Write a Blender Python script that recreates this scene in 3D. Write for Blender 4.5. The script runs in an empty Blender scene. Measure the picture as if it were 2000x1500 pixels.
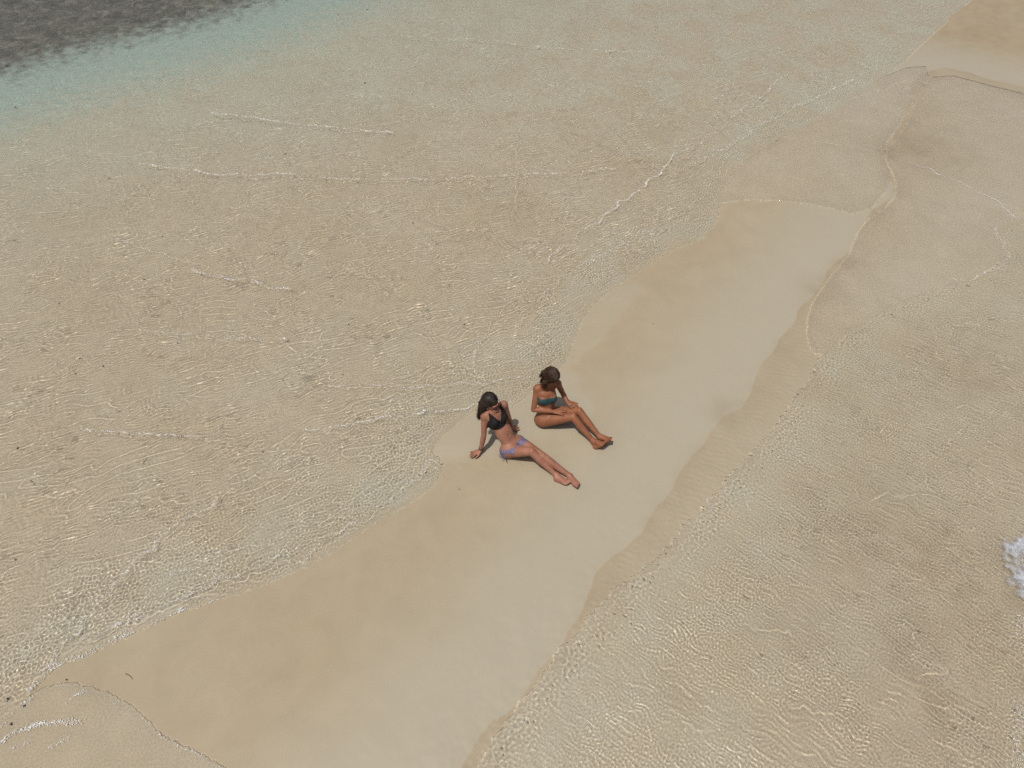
import bpy, bmesh, math, random
import numpy as np
from mathutils import Vector
random.seed(7)
rng = np.random.default_rng(11)
scene = bpy.context.scene
C = scene.collection

# ------------------------------------------------------------------ camera
PITCH = math.radians(50.0); CAM_H = 7.4; FPX = 1400.0
cam_d = bpy.data.cameras.new('camera'); cam = bpy.data.objects.new('camera', cam_d); C.objects.link(cam)
cam_d.sensor_width = 36.0; cam_d.lens = 36.0 * FPX / 2000.0
cam_d.clip_start = 0.05; cam_d.clip_end = 3000.0
cam.location = (0, 0, CAM_H); cam.rotation_euler = (math.pi / 2 - PITCH, 0, 0)
scene.camera = cam

# ------------------------------------------------------------------ light
SUN_EL = math.radians(70.0)
SUN_AZ = math.atan2(-0.66, -0.75)           # where the sun stands, clockwise from +Y
sun_from = Vector((math.sin(SUN_AZ) * math.cos(SUN_EL), math.cos(SUN_AZ) * math.cos(SUN_EL), math.sin(SUN_EL)))
world = bpy.data.worlds.new("World"); scene.world = world; world.use_nodes = True
wn = world.node_tree.nodes; wl = world.node_tree.links
bg = wn['Background']; sky = wn.new('ShaderNodeTexSky'); sky.sky_type = 'NISHITA'
sky.sun_disc = False; sky.sun_elevation = SUN_EL; sky.sun_rotation = SUN_AZ
sky.dust_density = 5.0; sky.ozone_density = 1.0
wl.new(sky.outputs['Color'], bg.inputs['Color']); bg.inputs['Strength'].default_value = 0.07
sun_d = bpy.data.lights.new('sun', 'SUN'); sun_d.energy = 3.4; sun_d.angle = math.radians(0.5)
sun_d.color = (1.0, 0.95, 0.88)
sun = bpy.data.objects.new('sun', sun_d); C.objects.link(sun)
sun.rotation_euler = sun_from.to_track_quat('Z', 'Y').to_euler(); sun.location = (-3, -1, 9)
sun_d.cycles.is_caustics_light = True       # real sunlight refracted by the ripples
scene.view_settings.view_transform = 'Standard'; scene.view_settings.look = 'None'
scene.view_settings.gamma = 1.0; scene.view_settings.exposure = 0.0
scene.render.engine = 'CYCLES'
cy = scene.cycles
cy.use_denoising = False; cy.max_bounces = 8; cy.transmission_bounces = 6; cy.caustics_refractive = True
cy.sample_clamp_indirect = 4.0

def ray(px, py):
    dx = (px - 1000) / FPX; dy = -(py - 750) / FPX
    c, s = math.cos(PITCH), math.sin(PITCH)
    return np.array([dx, c + s * dy, -s + c * dy])
def P(px, py, z=0.0):
    """the place in the world, z metres up, that the photograph shows at this pixel"""
    d = ray(px, py); t = (z - CAM_H) / d[2]
    return np.array([0, 0, CAM_H]) + d * t
def PL(pts): return np.array([P(x, y)[:2] for x, y in pts])

# ------------------------------------------------------------------ materials
def new_mat(name):
    m = bpy.data.materials.new(name); m.use_nodes = True
    return m, m.node_tree.nodes, m.node_tree.links, m.node_tree.nodes['Principled BSDF']
def ramp(n, stops):
    r = n.new('ShaderNodeValToRGB'); e = r.color_ramp.elements
    e[0].position, e[0].color = stops[0][0], (*stops[0][1], 1)
    e[1].position, e[1].color = stops[-1][0], (*stops[-1][1], 1)
    for p, c in stops[1:-1]:
        q = e.new(p); q.color = (*c, 1)
    return r
def noise(n, l, co, scale, detail=4, rough=.55, dist=0.0):
    t = n.new('ShaderNodeTexNoise'); t.inputs['Scale'].default_value = scale
    t.inputs['Detail'].default_value = detail; t.inputs['Roughness'].default_value = rough
    t.inputs['Distortion'].default_value = dist
    l.new(co, t.inputs['Vector']); return t
def mix(n, l, fac, a, b, blend='MIX'):
    m = n.new('ShaderNodeMix'); m.data_type = 'RGBA'; m.blend_type = blend
    for sock, v in ((m.inputs[0], fac), (m.inputs[6], a), (m.inputs[7], b)):
        if hasattr(v, 'default_value') or hasattr(v, 'is_output'): l.new(v, sock)
        elif isinstance(v, (int, float)): sock.default_value = v
        else: sock.default_value = (*v, 1)
    return m.outputs[2]
def attr(n, name):
    a = n.new('ShaderNodeAttribute'); a.attribute_name = name; return a

# ------------------------------------------------------------------ fields over the ground
def seg_dist(X, Y, pl):
    """distance to an open polyline, signed by side, and arc position 0..1"""
    best = np.full(X.shape, 1e9); sg = np.ones(X.shape); arc = np.zeros(X.shape)
    L = np.r_[0, np.cumsum(np.hypot(*np.diff(pl, axis=0).T))]
    for i in range(len(pl) - 1):
        a, b = pl[i], pl[i + 1]; d = b - a; ll = d @ d
        t = np.clip(((X - a[0]) * d[0] + (Y - a[1]) * d[1]) / ll, 0, 1)
        ex = X - a[0] - t * d[0]; ey = Y - a[1] - t * d[1]; q = ex * ex + ey * ey
        m = q < best; best[m] = q[m]
        cr = d[0] * ey - d[1] * ex
        sg[m] = np.sign(cr[m]); arc[m] = ((L[i] + t * math.sqrt(ll)) / L[-1])[m]
    return np.sqrt(best) * sg, arc
def inside(X, Y, poly):
    r = np.zeros(X.shape, bool); n = len(poly)
    for i in range(n):
        x0, y0 = poly[i]; x1, y1 = poly[(i + 1) % n]
        if y0 == y1: continue
        c = (y0 > Y) != (y1 > Y)
        r ^= c & (X < (x1 - x0) * (Y - y0) / (y1 - y0) + x0)
    return r
def smooth_line(pl, it=2):
    for _ in range(it):
        q = [pl[0]]
        for a, b in zip(pl[:-1], pl[1:]): q += [a * .75 + b * .25, a * .25 + b * .75]
        q.append(pl[-1]); pl = np.array(q)
    return pl
def poly_sd(X, Y, line, corners):
    """positive inside the region between a traced shoreline and far-away corners"""
    poly = np.vstack([line, corners]); d, _ = seg_dist(X, Y, line)
    return np.where(inside(X, Y, poly), np.abs(d), -np.abs(d))
def sstep(a, b, x):
    t = np.clip((x - a) / (b - a), 0, 1); return t * t * (3 - 2 * t)

NT = 1024; TS = 0.009                       # tile of 1024 samples, 9 mm apart
kx = np.fft.fftfreq(NT, TS)[:, None]; ky = np.fft.fftfreq(NT, TS)[None, :]
KK = np.hypot(kx, ky); KA = np.arctan2(ky, kx)
def spectral(seed, lam, width=.35, ang=None, spread=.5):
    """random ripples around one wavelength, rms 1; ang = direction across the crests"""
    r = np.random.default_rng(seed)
    k0 = 1 / lam; S = np.exp(-(np.log(np.maximum(KK, 1e-6) / k0) / width) ** 2)
    if ang is not None:
        S = S * (np.exp(-(np.sin((KA - ang)) / spread) ** 2) + .03)
    f = np.fft.ifft2(S * np.fft.fft2(r.standard_normal((NT, NT)))).real
    return (f / f.std()).astype(np.float32)
def sample(T, X, Y, rot=0.0, off=0.0, sc=1.0):
    c, s = math.cos(rot), math.sin(rot)
    u = ((X * c - Y * s) / TS / sc + off * 37) ; v = ((X * s + Y * c) / TS / sc + off * 91)
    iu = np.floor(u).astype(int); iv = np.floor(v).astype(int); fu = u - iu; fv = v - iv
    a = T[iu % NT, iv % NT]; b = T[(iu + 1) % NT, iv % NT]; c2 = T[iu % NT, (iv + 1) % NT]; d = T[(iu + 1) % NT, (iv + 1) % NT]
    return (a * (1 - fu) + b * fu) * (1 - fv) + (c2 * (1 - fu) + d * fu) * fv
# slow noise for patches and bends
KN = spectral(34, .15, .4); NB = spectral(5, 1.6, .8); NM = spectral(6, .5, .7)

SHORE_L = [(-120,1490),(0,1425),(40,1385),(65,1350),(120,1295),(175,1280),(250,1245),(340,1200),(425,1175),(500,1150),(550,1130),(625,1095),(685,1055),(750,1010),(810,980),(850,945),(868,912),(846,882),(848,866),(880,838),(925,803),(975,800),(1012,790),(1045,762),(1090,727),(1108,700),(1122,660),(1145,610),(1185,573),(1250,530),(1310,490),(1370,470),(1400,440),(1405,400),(1430,330),(1470,300),(1525,270),(1600,235),(1650,200),(1750,135),(1825,65),(1880,15),(1920,-20),(2010,-80)]
EDGE_K = [(780,1720),(860,1600),(935,1490),(985,1410),(1060,1310),(1140,1215),(1200,1150),(1280,1095),(1320,1045),(1400,960),(1440,915),(1490,865),(1530,805),(1580,740),(1620,665),(1700,615),(1775,580),(1865,552),(1940,530),(1970,500),(1940,450),(2000,430),(2150,380),(2400,300)]
EDGE_F = [(760,1720),(850,1600),(912,1500),(940,1420),(1000,1380),(1050,1315),(1110,1225),(1170,1130),(1225,1060),(1320,940),(1345,905),(1400,825),(1460,780),(1475,725),(1530,665),(1550,615),(1590,575),(1650,500),(1675,475),(1680,435),(1735,400),(1745,360),(1715,305),(1735,280),(1770,225),(1780,165),(1825,132),(1875,143),(1950,165),(2100,200),(2500,260)]
FILM_M = [(1403,398),(1430,330),(1525,270),(1650,200),(1750,135),(1825,132),(1772,225),(1715,305),(1745,360),(1685,430),(1600,405),(1470,392)]
FILM_B = [(-300,1450),(0,1410),(65,1352),(130,1330),(190,1345),(250,1370),(290,1405),(320,1440),(380,1465),(440,1500),(560,1590),(400,1900),(-500,1900)]
FILM_R = [(1655,500),(1680,440),(1740,402),(1750,362),(1720,308),(1742,285),(1777,230),(1790,185),(1830,145),(1950,178),(2100,215),(2400,300),(2200,380),(2000,440),(1950,525),(1865,556),(1775,586),(1700,622),(1640,668),(1600,700),(1572,672),(1575,610),(1610,555)]
FILM_W = [(845,880),(860,842),(925,800),(1010,790),(1048,745),(1100,718),(1128,735),(1147,762),(1158,790),(1156,822),(1120,850),(1060,853),(1010,870),(960,893),(905,890),(862,905)]
FILM_T = [(1110,720),(1140,703),(1185,650),(1225,600),(1262,560),(1225,552),(1175,575),(1135,615),(1100,690)]
FILM_L = [(845,880),(868,912),(850,950),(790,985),(740,1018),(790,960),(835,905)]
# crests and small swash fronts: points, height (m), half width (m)
CRESTS = [
 ([(410,220),(480,231),(550,240),(620,249),(700,256),(775,264)], 1.00, 0.023),
 ([(270,322),(340,332),(375,336),(450,345),(575,343),(675,355),(760,353),(850,352),(1000,346),(1100,340),(1210,331)], 1.00, 0.023),
 ([(380,530),(435,543),(500,553),(565,566)], 1.00, 0.023),
 ([(225,468),(270,480),(325,497),(380,510)], 0.62, 0.023),
 ([(60,505),(140,480),(225,468)], 0.50, 0.023),
 ([(270,648),(370,660),(470,662),(560,668)], 0.62, 0.023),
 ([(1375,280),(1325,300),(1280,350),(1240,380),(1190,415),(1150,447),(1100,487),(1055,512)], 0.88, 0.019),
 ([(1375,280),(1450,215),(1540,145)], 0.75, 0.019),
 ([(120,833),(170,841),(300,852),(400,857),(460,865)], 0.88, 0.019),
 ([(590,840),(625,843),(700,830),(775,812),(875,805),(930,797)], 0.88, 0.019),
 ([(580,748),(640,757),(740,752),(830,758),(920,752),(975,742),(1040,738)], 0.75, 0.019),
 ([(-20,1440),(30,1395),(65,1350),(110,1280),(150,1230),(200,1165),(280,1080),(350,1030),(425,975),(500,930),(600,885)], 0.88, 0.019),
 ([(120,1272),(200,1245),(300,1200),(420,1150),(520,1115),(640,1075)], 0.75, 0.019),
 ([(780,70),(850,76),(950,78),(1040,92),(1150,100),(1260,104)], 0.75, 0.023),
 ([(930,752),(925,700),(945,650),(985,600),(1010,560)], 0.62, 0.019),
 ([(440,915),(540,880),(640,862)], 0.50, 0.019),
 ([(0,620),(80,600),(150,575)], 0.50, 0.023),
 ([(210,985),(300,970),(380,985)], 0.50, 0.023),
 ([(0,935),(90,900),(200,905)], 0.38, 0.023),
 ([(395,405),(520,395),(640,410),(760,405)], 0.50, 0.023),
 ([(990,430),(1010,380),(1005,300),(1015,220)], 0.50, 0.023),
 ([(480,1085),(560,1040),(640,1005),(700,975)], .8, .019),
 ([(560,1110),(640,1060),(720,1010),(800,950),(850,900)], .8, .019),
 ([(700,960),(760,925),(820,880),(860,840)], .8, .019),
 ([(1010,640),(1050,590),(1100,540),(1180,500),(1280,455),(1360,420)], .9, .019),
 ([(1130,520),(1220,475),(1330,420),(1390,370)], .8, .019),
 ([(1300,350),(1400,300),(1500,235),(1600,190),(1700,140)], .9, .023),
 ([(330,1130),(420,1085),(520,1060)], .7, .019),
 ([(640,850),(700,835),(760,795),(820,770)], 0.38, 0.019),
]
FILM_LINES = [   # thin bright edges of sheets running over the sand
 ([(1560,275),(1650,290),(1715,305)], .0022, .014),
 ([(1775,325),(1850,352),(1930,390),(1990,430)], .0045, .016),
 ([(1600,405),(1640,418),(1680,435)], .0022, .014),
 ([(1825,132),(1795,95)], .003, .016),
 ([(1825,132),(1740,175),(1660,195),(1640,215)], .0022, .016),
 ([(1970,505),(1940,450),(1955,440)], .008, .016),
 ([(1690,980),(1750,960),(1810,970),(1860,985)], .005, .02),
 ([(1440,1215),(1500,1235),(1570,1240)], .005, .02),
 ([(1320,1400),(1370,1440),(1400,1420)], .005, .02),
 ([(1540,1380),(1600,1395),(1640,1400)], .004, .02),
 ([(1780,1330),(1830,1320),(1860,1290)], .004, .02),
]
FAR_L = np.array([(30., 40.), (30, 140), (-140, 140), (-140, -40), (-14, -8)])
FAR_K = np.array([(60., 40.), (140, 40), (140, -60), (-4, -60), (-4, -3)])

shoreL = smooth_line(np.vstack([[(-14., -4.)], PL(SHORE_L)]), 1)
edgeK = smooth_line(np.vstack([[(-2.6, -3.)], PL(EDGE_K)]), 1)
edgeF = smooth_line(np.vstack([[(-2.9, -3.)], PL(EDGE_F)]), 1)

RX = np.arange(-14.5, 14.5, .04); RY = np.arange(-.5, 24.5, .04)
class Dist:
    """signed distance to a shoreline, kept on a 4 cm raster near the camera"""
    def __init__(self, line, corners):
        self.a = line, corners; self.m = poly_sd(*np.meshgrid(RX, RY), line, corners).astype(np.float32)
    def __call__(self, X, Y):
        u = (X - RX[0]) / .04; v = (Y - RY[0]) / .04
        ok = (u >= 0) & (v >= 0) & (u < len(RX) - 1.01) & (v < len(RY) - 1.01)
        r = np.empty(X.shape, np.float32); u = u[ok]; v = v[ok]
        iu = u.astype(int); iv = v.astype(int); fu = u - iu; fv = v - iv; m = self.m
        r[ok] = (m[iv, iu] * (1 - fu) + m[iv, iu + 1] * fu) * (1 - fv) + (m[iv + 1, iu] * (1 - fu) + m[iv + 1, iu + 1] * fu) * fv
        r[~ok] = poly_sd(X[~ok], Y[~ok], *self.a)
        return r
weed_line = PL([(-500,260),(-200,190),(0,140),(130,100),(260,70),(380,42),(480,12),(560,-20),(800,-110)])
distL = Dist(shoreL, FAR_L); distK = Dist(edgeK, FAR_K); distF = Dist(edgeF, FAR_K)
distW = Dist(weed_line, np.array([(-3., 140), (-140, 140), (-140, 8)]))

def fields(X, Y):
    """sand height, water surface height (without small ripples) and zone weights"""
    wob = .035 * sample(NM, X, Y) ; wob2 = .035 * sample(NM, X, Y, 1.1, 3)
    fine = .012 * sample(NM, X, Y, .4, 2, .25)
    sdL = distL(X + fine, Y + fine)
    sdK = distK(X + wob2 * .6, Y + fine * .7) + .009 * sample(KN, X, Y, .6) + .003 * sample(KN, X, Y, 1.6, 3, .5)
    sdF = distF(X + .035 * sample(NB, X, Y, .5, 8) + wob * .25, Y + wob2 * .2)
    far = sstep(5.6, 12, sdL)
    TL = .030 + .075 * (1 - np.exp(-np.maximum(sdL, 0) / .4)) + .010 * np.maximum(sdL, 0) + .15 * far
    # a drop beyond a traced line: the deeper bed with turquoise water and weed
    sdW = -distW(X + wob * 3, Y + wob2 * 3)
    deep = sstep(3.6, .3, sdW)
    TL = TL + .12 * deep
    TK = .021 + .05 * sstep(0, 1.0, sdK) + .008 * np.maximum(sdK, 0)
    d_out = np.minimum(np.maximum(-sdL, 0), np.maximum(-sdK, 0))
    rise = .050 * (1 - np.exp(-d_out / .7)) + .008 * np.minimum(d_out, 3) / 3
    Zs = np.where(sdL > 0, -TL + .030 + .012 * sstep(.02, 0, sdL) * 0, np.where(sdK > 0, -TK + .021, rise))
    Zs = Zs + .004 * sample(NB, X, Y) * sstep(-.2, .6, np.abs(sdL)) * (1 - .6 * (d_out > 0))
    film = np.full(X.shape, -.06)
    def edge_film(sd, t, bead=.0025, run=.03):
        return np.where(sd > 0, t * (1 + 0 * sd) + bead * np.exp(-((sd - run * .9) / (run * .45)) ** 2), -.06)
    for k, (pp, t) in enumerate(((FILM_M, .020), (FILM_B, .021), (FILM_R, .023))):
        poly = smooth_line(PL(pp + [pp[0]]), 1)
        q = (X > poly[:, 0].min() - .1) & (X < poly[:, 0].max() + .1) & (Y > poly[:, 1].min() - .1) & (Y < poly[:, 1].max() + .1)
        if not q.any(): continue
        x = X[q] + fine[q] * .35; y = Y[q] + fine[q] * .35
        d, _ = seg_dist(x, y, poly); sd = np.where(inside(x, y, poly), np.abs(d), -np.abs(d))
        film[q] = np.maximum(film[q], edge_film(sd, t, .0016, .03))
    lake = np.where(sdL > 0, .016 + .014 * sstep(0, .12, sdL), np.where(sdK > 0, .021 + .012 * np.exp(-((sdK - .08) / .06) ** 2), -.06))
    W = np.maximum(Zs + film, lake)
    zone = dict(sdL=sdL, sdK=sdK, sdF=sdF, sdW=sdW, deep=deep, far=far, film=film)
    return Zs, W, zone

def filaments(seed, lam, deg, X, Y, w, spread=.75):
    """small sharp crests that wander and join across the water"""
    T = FIL.get(seed)
    if T is None: T = FIL[seed] = spectral(seed, lam, .35, math.radians(deg), spread)
    f = sample(T, X, Y); gx = (sample(T, X + .012, Y) - f) / .012; gy = (sample(T, X, Y + .012) - f) / .012
    return np.exp(-(f / (np.hypot(gx, gy) + .8) / w) ** 2)
FIL = {}
def ripples(X, Y, W, Zs, z):
    depth = np.maximum(W - Zs, 0)
    A = spectral(21, .17, .45); B = spectral(22, .056, .45, math.radians(114), .36); C2 = spectral(35, .037, .40); Cc = spectral(23, .045, .28)
    D = spectral(24, .08, .35, math.radians(35), .5); E = spectral(25, .30, .4)
    seaL = sstep(0, .12, z['sdL']); seaK = sstep(-.02, .15, z['sdK'])
    p1 = np.clip(.65 + .42 * sample(NB, X, Y, .3, 4), 0, 1.3); p2 = np.clip(.6 + .5 * sample(NB, X, Y, 2.2, 9), 0, 1.3)
    # chop running along the left shore
    rough = np.exp(-(z['sdL'] / (.75 + .45 * sstep(0, -4, X))) ** 2) * (.55 + .9 * p1)
    nearfar = 1 + .35 * sstep(5, 14, Y)
    wx = X + .018 * sample(NM, X, Y, .9, 7); wy = Y + .018 * sample(NM, X, Y, 1.9, 8)
    hL = .00040 * sample(A, wx, wy) * (.4 + p2) + .0012 * sample(E, X, Y, .5) \
        + .00088 * sample(B, wx, wy) * (.4 + .8 * p1) + .00022 * sample(Cc, wx, wy) + (1 + .35 * sstep(-2.2, -4.2, X)) * rough * (.00105 * sample(Cc, X, Y, .7, 5) + .00060 * sample(C2, X, Y)) \
        + .00035 * p2 * sample(D, wx, wy, 0, 3)
    hL = hL * nearfar * np.minimum(1, .105 / np.maximum(depth, .02))
    Kr = np.exp(-np.maximum(z['sdK'] - .1, 0) / 1.8)
    S1 = spectral(31, .048, .45, math.radians(52), .33)
    S2 = spectral(32, .085, .4, math.radians(55), .35)
    hK = (.00055 * sample(Cc, wx, wy, 2.1) + .00075 * sample(C2, X, Y, 1.1) + .0010 * sample(S1, wx, wy)) * (.55 + .5 * Kr) * (.55 + .6 * p1) + .0004 * sample(S2, wx, wy) * (.5 + p2) \
        + .0003 * sample(A, X, Y, 1.2)
    hK = hK + .0021 * np.exp(-((z['sdK'] - .16) / .17) ** 2) * sample(spectral(33, .065, .45), X, Y)
    hF = (.00055 + .0005 * (X < -2)) * sample(Cc, X, Y, 1.3) + .0002 * sample(D, X, Y, 2.) + .00035 * sample(B, X, Y, .4)
    hL = hL * (1 - .35 * filaments(61, .40, 108, X, Y, .05, .38)) + (.0036 * filaments(61, .40, 108, X, Y, .017, .38) * sstep(.1, .8, sample(NB, X, Y, 1.4, 22)) + .0030 * filaments(62, .30, 125, X, Y, .016, .55) * sstep(.3, 1.1, .7 * sample(NB, X, Y, .2, 23) + 1.1 * rough)) * np.minimum(1, .12 / np.maximum(depth, .02))
    hK = hK + .0034 * filaments(63, .42, 50, X, Y, .015, .4) * sstep(.0, .9, sample(NM, X, Y, 1.4, 24))
    h = hL * seaL + hK * seaK + hF * (1 - seaL) * (1 - seaK)
    lim = np.clip((depth - .014) / .016, .10, 1)
    h = h * lim
    # the steeper a front stands over its depth, the brighter the line of sunlight it gathers below
    for pts, a, w in CRESTS:
        c, near = crest(X, Y, pts, w, .7)
        h = h * (1 - .75 * near) + np.clip(a * 1.9 / np.maximum(depth, .03) * w * w, 0, .009) * c
    for pts, a, w in FILM_LINES:
        c, near = crest(X, Y, pts, w, .4); h = h * (1 - .8 * near) + a * c
    return np.where(depth > .014, np.maximum(h, .0142 - depth), h)
def crest(X, Y, pts, w, break_up):
    pl = smooth_line(PL(pts), 2)
    out = np.zeros(X.shape); near = np.zeros(X.shape); m = (X > pl[:, 0].min() - .3) & (X < pl[:, 0].max() + .3) & (Y > pl[:, 1].min() - .3) & (Y < pl[:, 1].max() + .3)
    if not m.any(): return out, near
    x = X[m] + .03 * sample(NM, X[m], Y[m], .2, 12) + .010 * sample(NM, X[m], Y[m], .2, 13, .3); y = Y[m] + .02 * sample(NM, X[m], Y[m], 1.2, 15) + .008 * sample(NM, X[m], Y[m], 1.2, 11, .3)
    d, s = seg_dist(x, y, pl)
    env = sstep(0, .15, s) * sstep(1, .8, s) * np.clip(.85 + break_up * .35 * sample(NM, X[m], Y[m], .8, 21, .6), .15, 1.5)
    out[m] = env * np.where(d < 0, np.exp(-(d / w) ** 2), np.exp(-(d / (w * 1.35)) ** 2))
    near[m] = np.minimum(env, 1) * np.exp(-(d / (w * 2.6)) ** 2)
    return out, near

def graded(lo, hi, f):
    v = [lo]
    while v[-1] < hi: v.append(v[-1] + f(v[-1]))
    return np.array(v)
def grid_mesh(name, xs, ys, Z, mat, attrs=None):
    nx, ny = len(xs), len(ys); X, Y = np.meshgrid(xs, ys)
    co = np.stack([X, Y, Z], -1).reshape(-1, 3).astype(np.float32)
    i = (np.arange(ny - 1)[:, None] * nx + np.arange(nx - 1)[None, :]).ravel()
    return quad_mesh(name, co, np.stack([i, i + 1, i + nx + 1, i + nx], 1), mat, attrs)
def quad_mesh(name, co, q, mat, attrs=None):
    me = bpy.data.meshes.new(name); n = len(q)
    me.vertices.add(len(co)); me.vertices.foreach_set('co', np.ascontiguousarray(co, np.float32).ravel())
    me.loops.add(n * 4); me.loops.foreach_set('vertex_index', q.astype(np.int32).ravel())
    me.polygons.add(n); me.polygons.foreach_set('loop_start', np.arange(0, n * 4, 4, dtype=np.int32))
    me.polygons.foreach_set('use_smooth', np.ones(n, bool))
    for k, v in (attrs or {}).items():
        a = me.attributes.new(k, 'FLOAT', 'POINT'); a.data.foreach_set('value', v.astype(np.float32).ravel())
    me.update(calc_edges=True); me.validate()
    me.materials.append(mat)
    o = bpy.data.objects.new(name, me); C.objects.link(o); return o

# ------------------------------------------------------------------ sand
def sand_material():
    m, n, l, b = new_mat('wet_sand'); geo = n.new('ShaderNodeNewGeometry'); pos = geo.outputs['Position']
    broad = noise(n, l, pos, .55, 3, .5); mid = noise(n, l, pos, 3.0, 4, .55, .6); grain = noise(n, l, pos, 190, 3, .7); grit = noise(n, l, pos, 42, 3, .65)
    c = ramp(n, [(.30, (.314, .262, .178)), (.5, (.324, .273, .190)), (.70, (.332, .286, .205))]); l.new(broad.outputs['Fac'], c.inputs['Fac'])
    c2 = ramp(n, [(.30, (.95, .945, .93)), (.70, (1.04, 1.035, 1.02))]); l.new(mid.outputs['Fac'], c2.inputs['Fac'])
    col = mix(n, l, 1.0, c.outputs['Color'], c2.outputs['Color'], 'MULTIPLY')
    c3 = ramp(n, [(.3, (.84, .83, .81)), (.7, (1.12, 1.12, 1.12))]); l.new(grain.outputs['Fac'], c3.inputs['Fac'])
    col = mix(n, l, 1.0, col, c3.outputs['Color'], 'MULTIPLY')
    col = mix(n, l, attr(n, 'pale').outputs['Fac'], col, (.345, .318, .248))  # sky sheen of the wet film painted into the sand colour
    col = mix(n, l, attr(n, 'under').outputs['Fac'], col, mix(n, l, 1.0, col, (1.46, 1.545, 1.71), 'MULTIPLY'))
    col = mix(n, l, attr(n, 'silt').outputs['Fac'], col, (.468, .452, .362))
    col = mix(n, l, attr(n, 'damp').outputs['Fac'], col, mix(n, l, 1.0, col, (.89, .86, .83), 'MULTIPLY'))
    col = mix(n, l, attr(n, 'green').outputs['Fac'], col, (.35, .425, .37))
    wn_ = noise(n, l, pos, 3.5, 9, .8, .6); wr = ramp(n, [(.30, (.060, .062, .044)), (.52, (.165, .155, .118)), (.70, (.33, .33, .27))]); l.new(wn_.outputs['Fac'], wr.inputs['Fac'])
    col = mix(n, l, attr(n, 'weed').outputs['Fac'], col, wr.outputs['Color'])
    l.new(col, b.inputs['Base Color'])
    r = n.new('ShaderNodeMapRange'); l.new(attr(n, 'wet').outputs['Fac'], r.inputs['Value']); r.inputs['To Min'].default_value = .62; r.inputs['To Max'].default_value = .36
    l.new(r.outputs[0], b.inputs['Roughness']); b.inputs['IOR'].default_value = 1.33
    bp = n.new('ShaderNodeBump'); bp.inputs['Distance'].default_value = .003
    st = n.new('ShaderNodeMapRange'); l.new(attr(n, 'under').outputs['Fac'], st.inputs['Value']); st.inputs['To Min'].default_value = .10; st.inputs['To Max'].default_value = .65; l.new(st.outputs[0], bp.inputs['Strength'])
    l.new(grit.outputs['Fac'], bp.inputs['Height']); l.new(bp.outputs[0], b.inputs['Normal'])
    return m
def water_material():
    m, n, l, b = new_mat('clear_sea_water')
    b.inputs['Base Color'].default_value = (1, 1, 1, 1); b.inputs['Roughness'].default_value = 0
    b.inputs['IOR'].default_value = 1.33; b.inputs['Transmission Weight'].default_value = 1
    return m
XR = 13.4
step_x = lambda v: .009 if abs(v) < 5.2 else (.009 + (abs(v) - 5.2) * .0017 if abs(v) < XR else .5 + (abs(v) - XR) * .12)
step_y = lambda v: (.5 + (1.2 - v) * .12 if v < 1.2 else .0088 if v < 7.5 else .0088 + (v - 7.5) * .0011 if v < 19.5 else .3 + (v - 19.5) * .12)
xs_n = graded(0, 150, step_x)[1:]; XS = np.r_[-xs_n[::-1], 0, xs_n]
YS = np.r_[-graded(0, 40, lambda v: .5 + v * .12)[:0:-1] + 1.2, graded(1.2, 190, step_y)]
XX, YY = np.meshgrid(XS, YS)
print('grid', XX.shape)
Zs, Wt, zone = fields(XX, YY)
wet_rip = ripples(XX, YY, Wt, Zs, zone)
# sand on  the same grid
sx, sy = XS[::2], YS[::2]
sub = lambda a: a[::2, ::2]
pale = np.clip(sstep(-.1, -1.6, -np.abs(sub(zone['sdF']))) * 0, 0, 1)
sdF_, sdL_, sdK_ = sub(zone['sdF']), sub(zone['sdL']), sub(zone['sdK'])
XX2, YY2 = sub(XX), sub(YY)
pn = np.clip(.5 + .5 * sample(NB, XX2, YY2, .9, 31), 0, 1)
pale = np.clip(.75 * sstep(-2.0, -.3, sdF_) * (sdF_ < 0) + 0 , 0, 1)  # painted sheen, growing towards the wet edge
sdW_ = sub(zone['sdW']); pm = np.clip(.5 + .5 * sample(NB, XX2, YY2, 1.7, 13), 0, 1); pf = np.clip(.5 + .5 * sample(NM, XX2, YY2, .6, 17), 0, 1)
green = np.clip(.80 * sstep(3.4, .4, sdW_ + .5 * (pf - .5)) + .22 * sstep(8.5, 2.5, sdW_ + 1.5 * (pm - .5)), 0, 1) * (sdL_ > 0)
silt = np.where(sdL_ > 0, .42 * np.exp(-((sdL_ - .45) / .38) ** 2) * (.25 + pn) + .55 * sstep(10, 15, YY2) * (.3 + .9 * pm) + .25 * pm * pn, 0)
silt = np.where(sdK_ > 0, (.50 - .42 * sstep(.8, 3.0, sdK_)) * (.35 + .8 * pn) * sstep(0, .15, sdK_) * (.6 + .5 * pf), silt)

damp = (.06 + .28 * np.exp(-((sdF_ - .10) / .18) ** 2) * (.4 + 1.1 * pm)) * sstep(-.14, .12, sdF_ + .20 * (pf - .5)) * (sdK_ <= 0)
for (px_, py_, r_) in ((1790, 300, .85), (1900, 70, 1.2), (1960, 20, 1.5), (1600, 565, .3), (1420, 805, .28), (1660, 520, .25)):
    q_ = P(px_, py_); damp = damp + .8 * np.exp(-(((XX2 - q_[0]) / r_) ** 2 + ((YY2 - q_[1]) / (r_ * .8)) ** 2)) * (.7 + .5 * pf)
damp = damp + .5 * pm * pf * sstep(1.5, 3, sdK_)
for (px_, py_, r_) in ((1720, 1060, .8), (1800, 1290, .5), (1900, 720, .8), (1560, 1230, .4)):
    q_ = P(px_, py_); damp = damp + .75 * np.exp(-(((XX2 - q_[0]) / r_) ** 2 + ((YY2 - q_[1]) / r_) ** 2)) * (.5 + .8 * pf)
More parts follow.
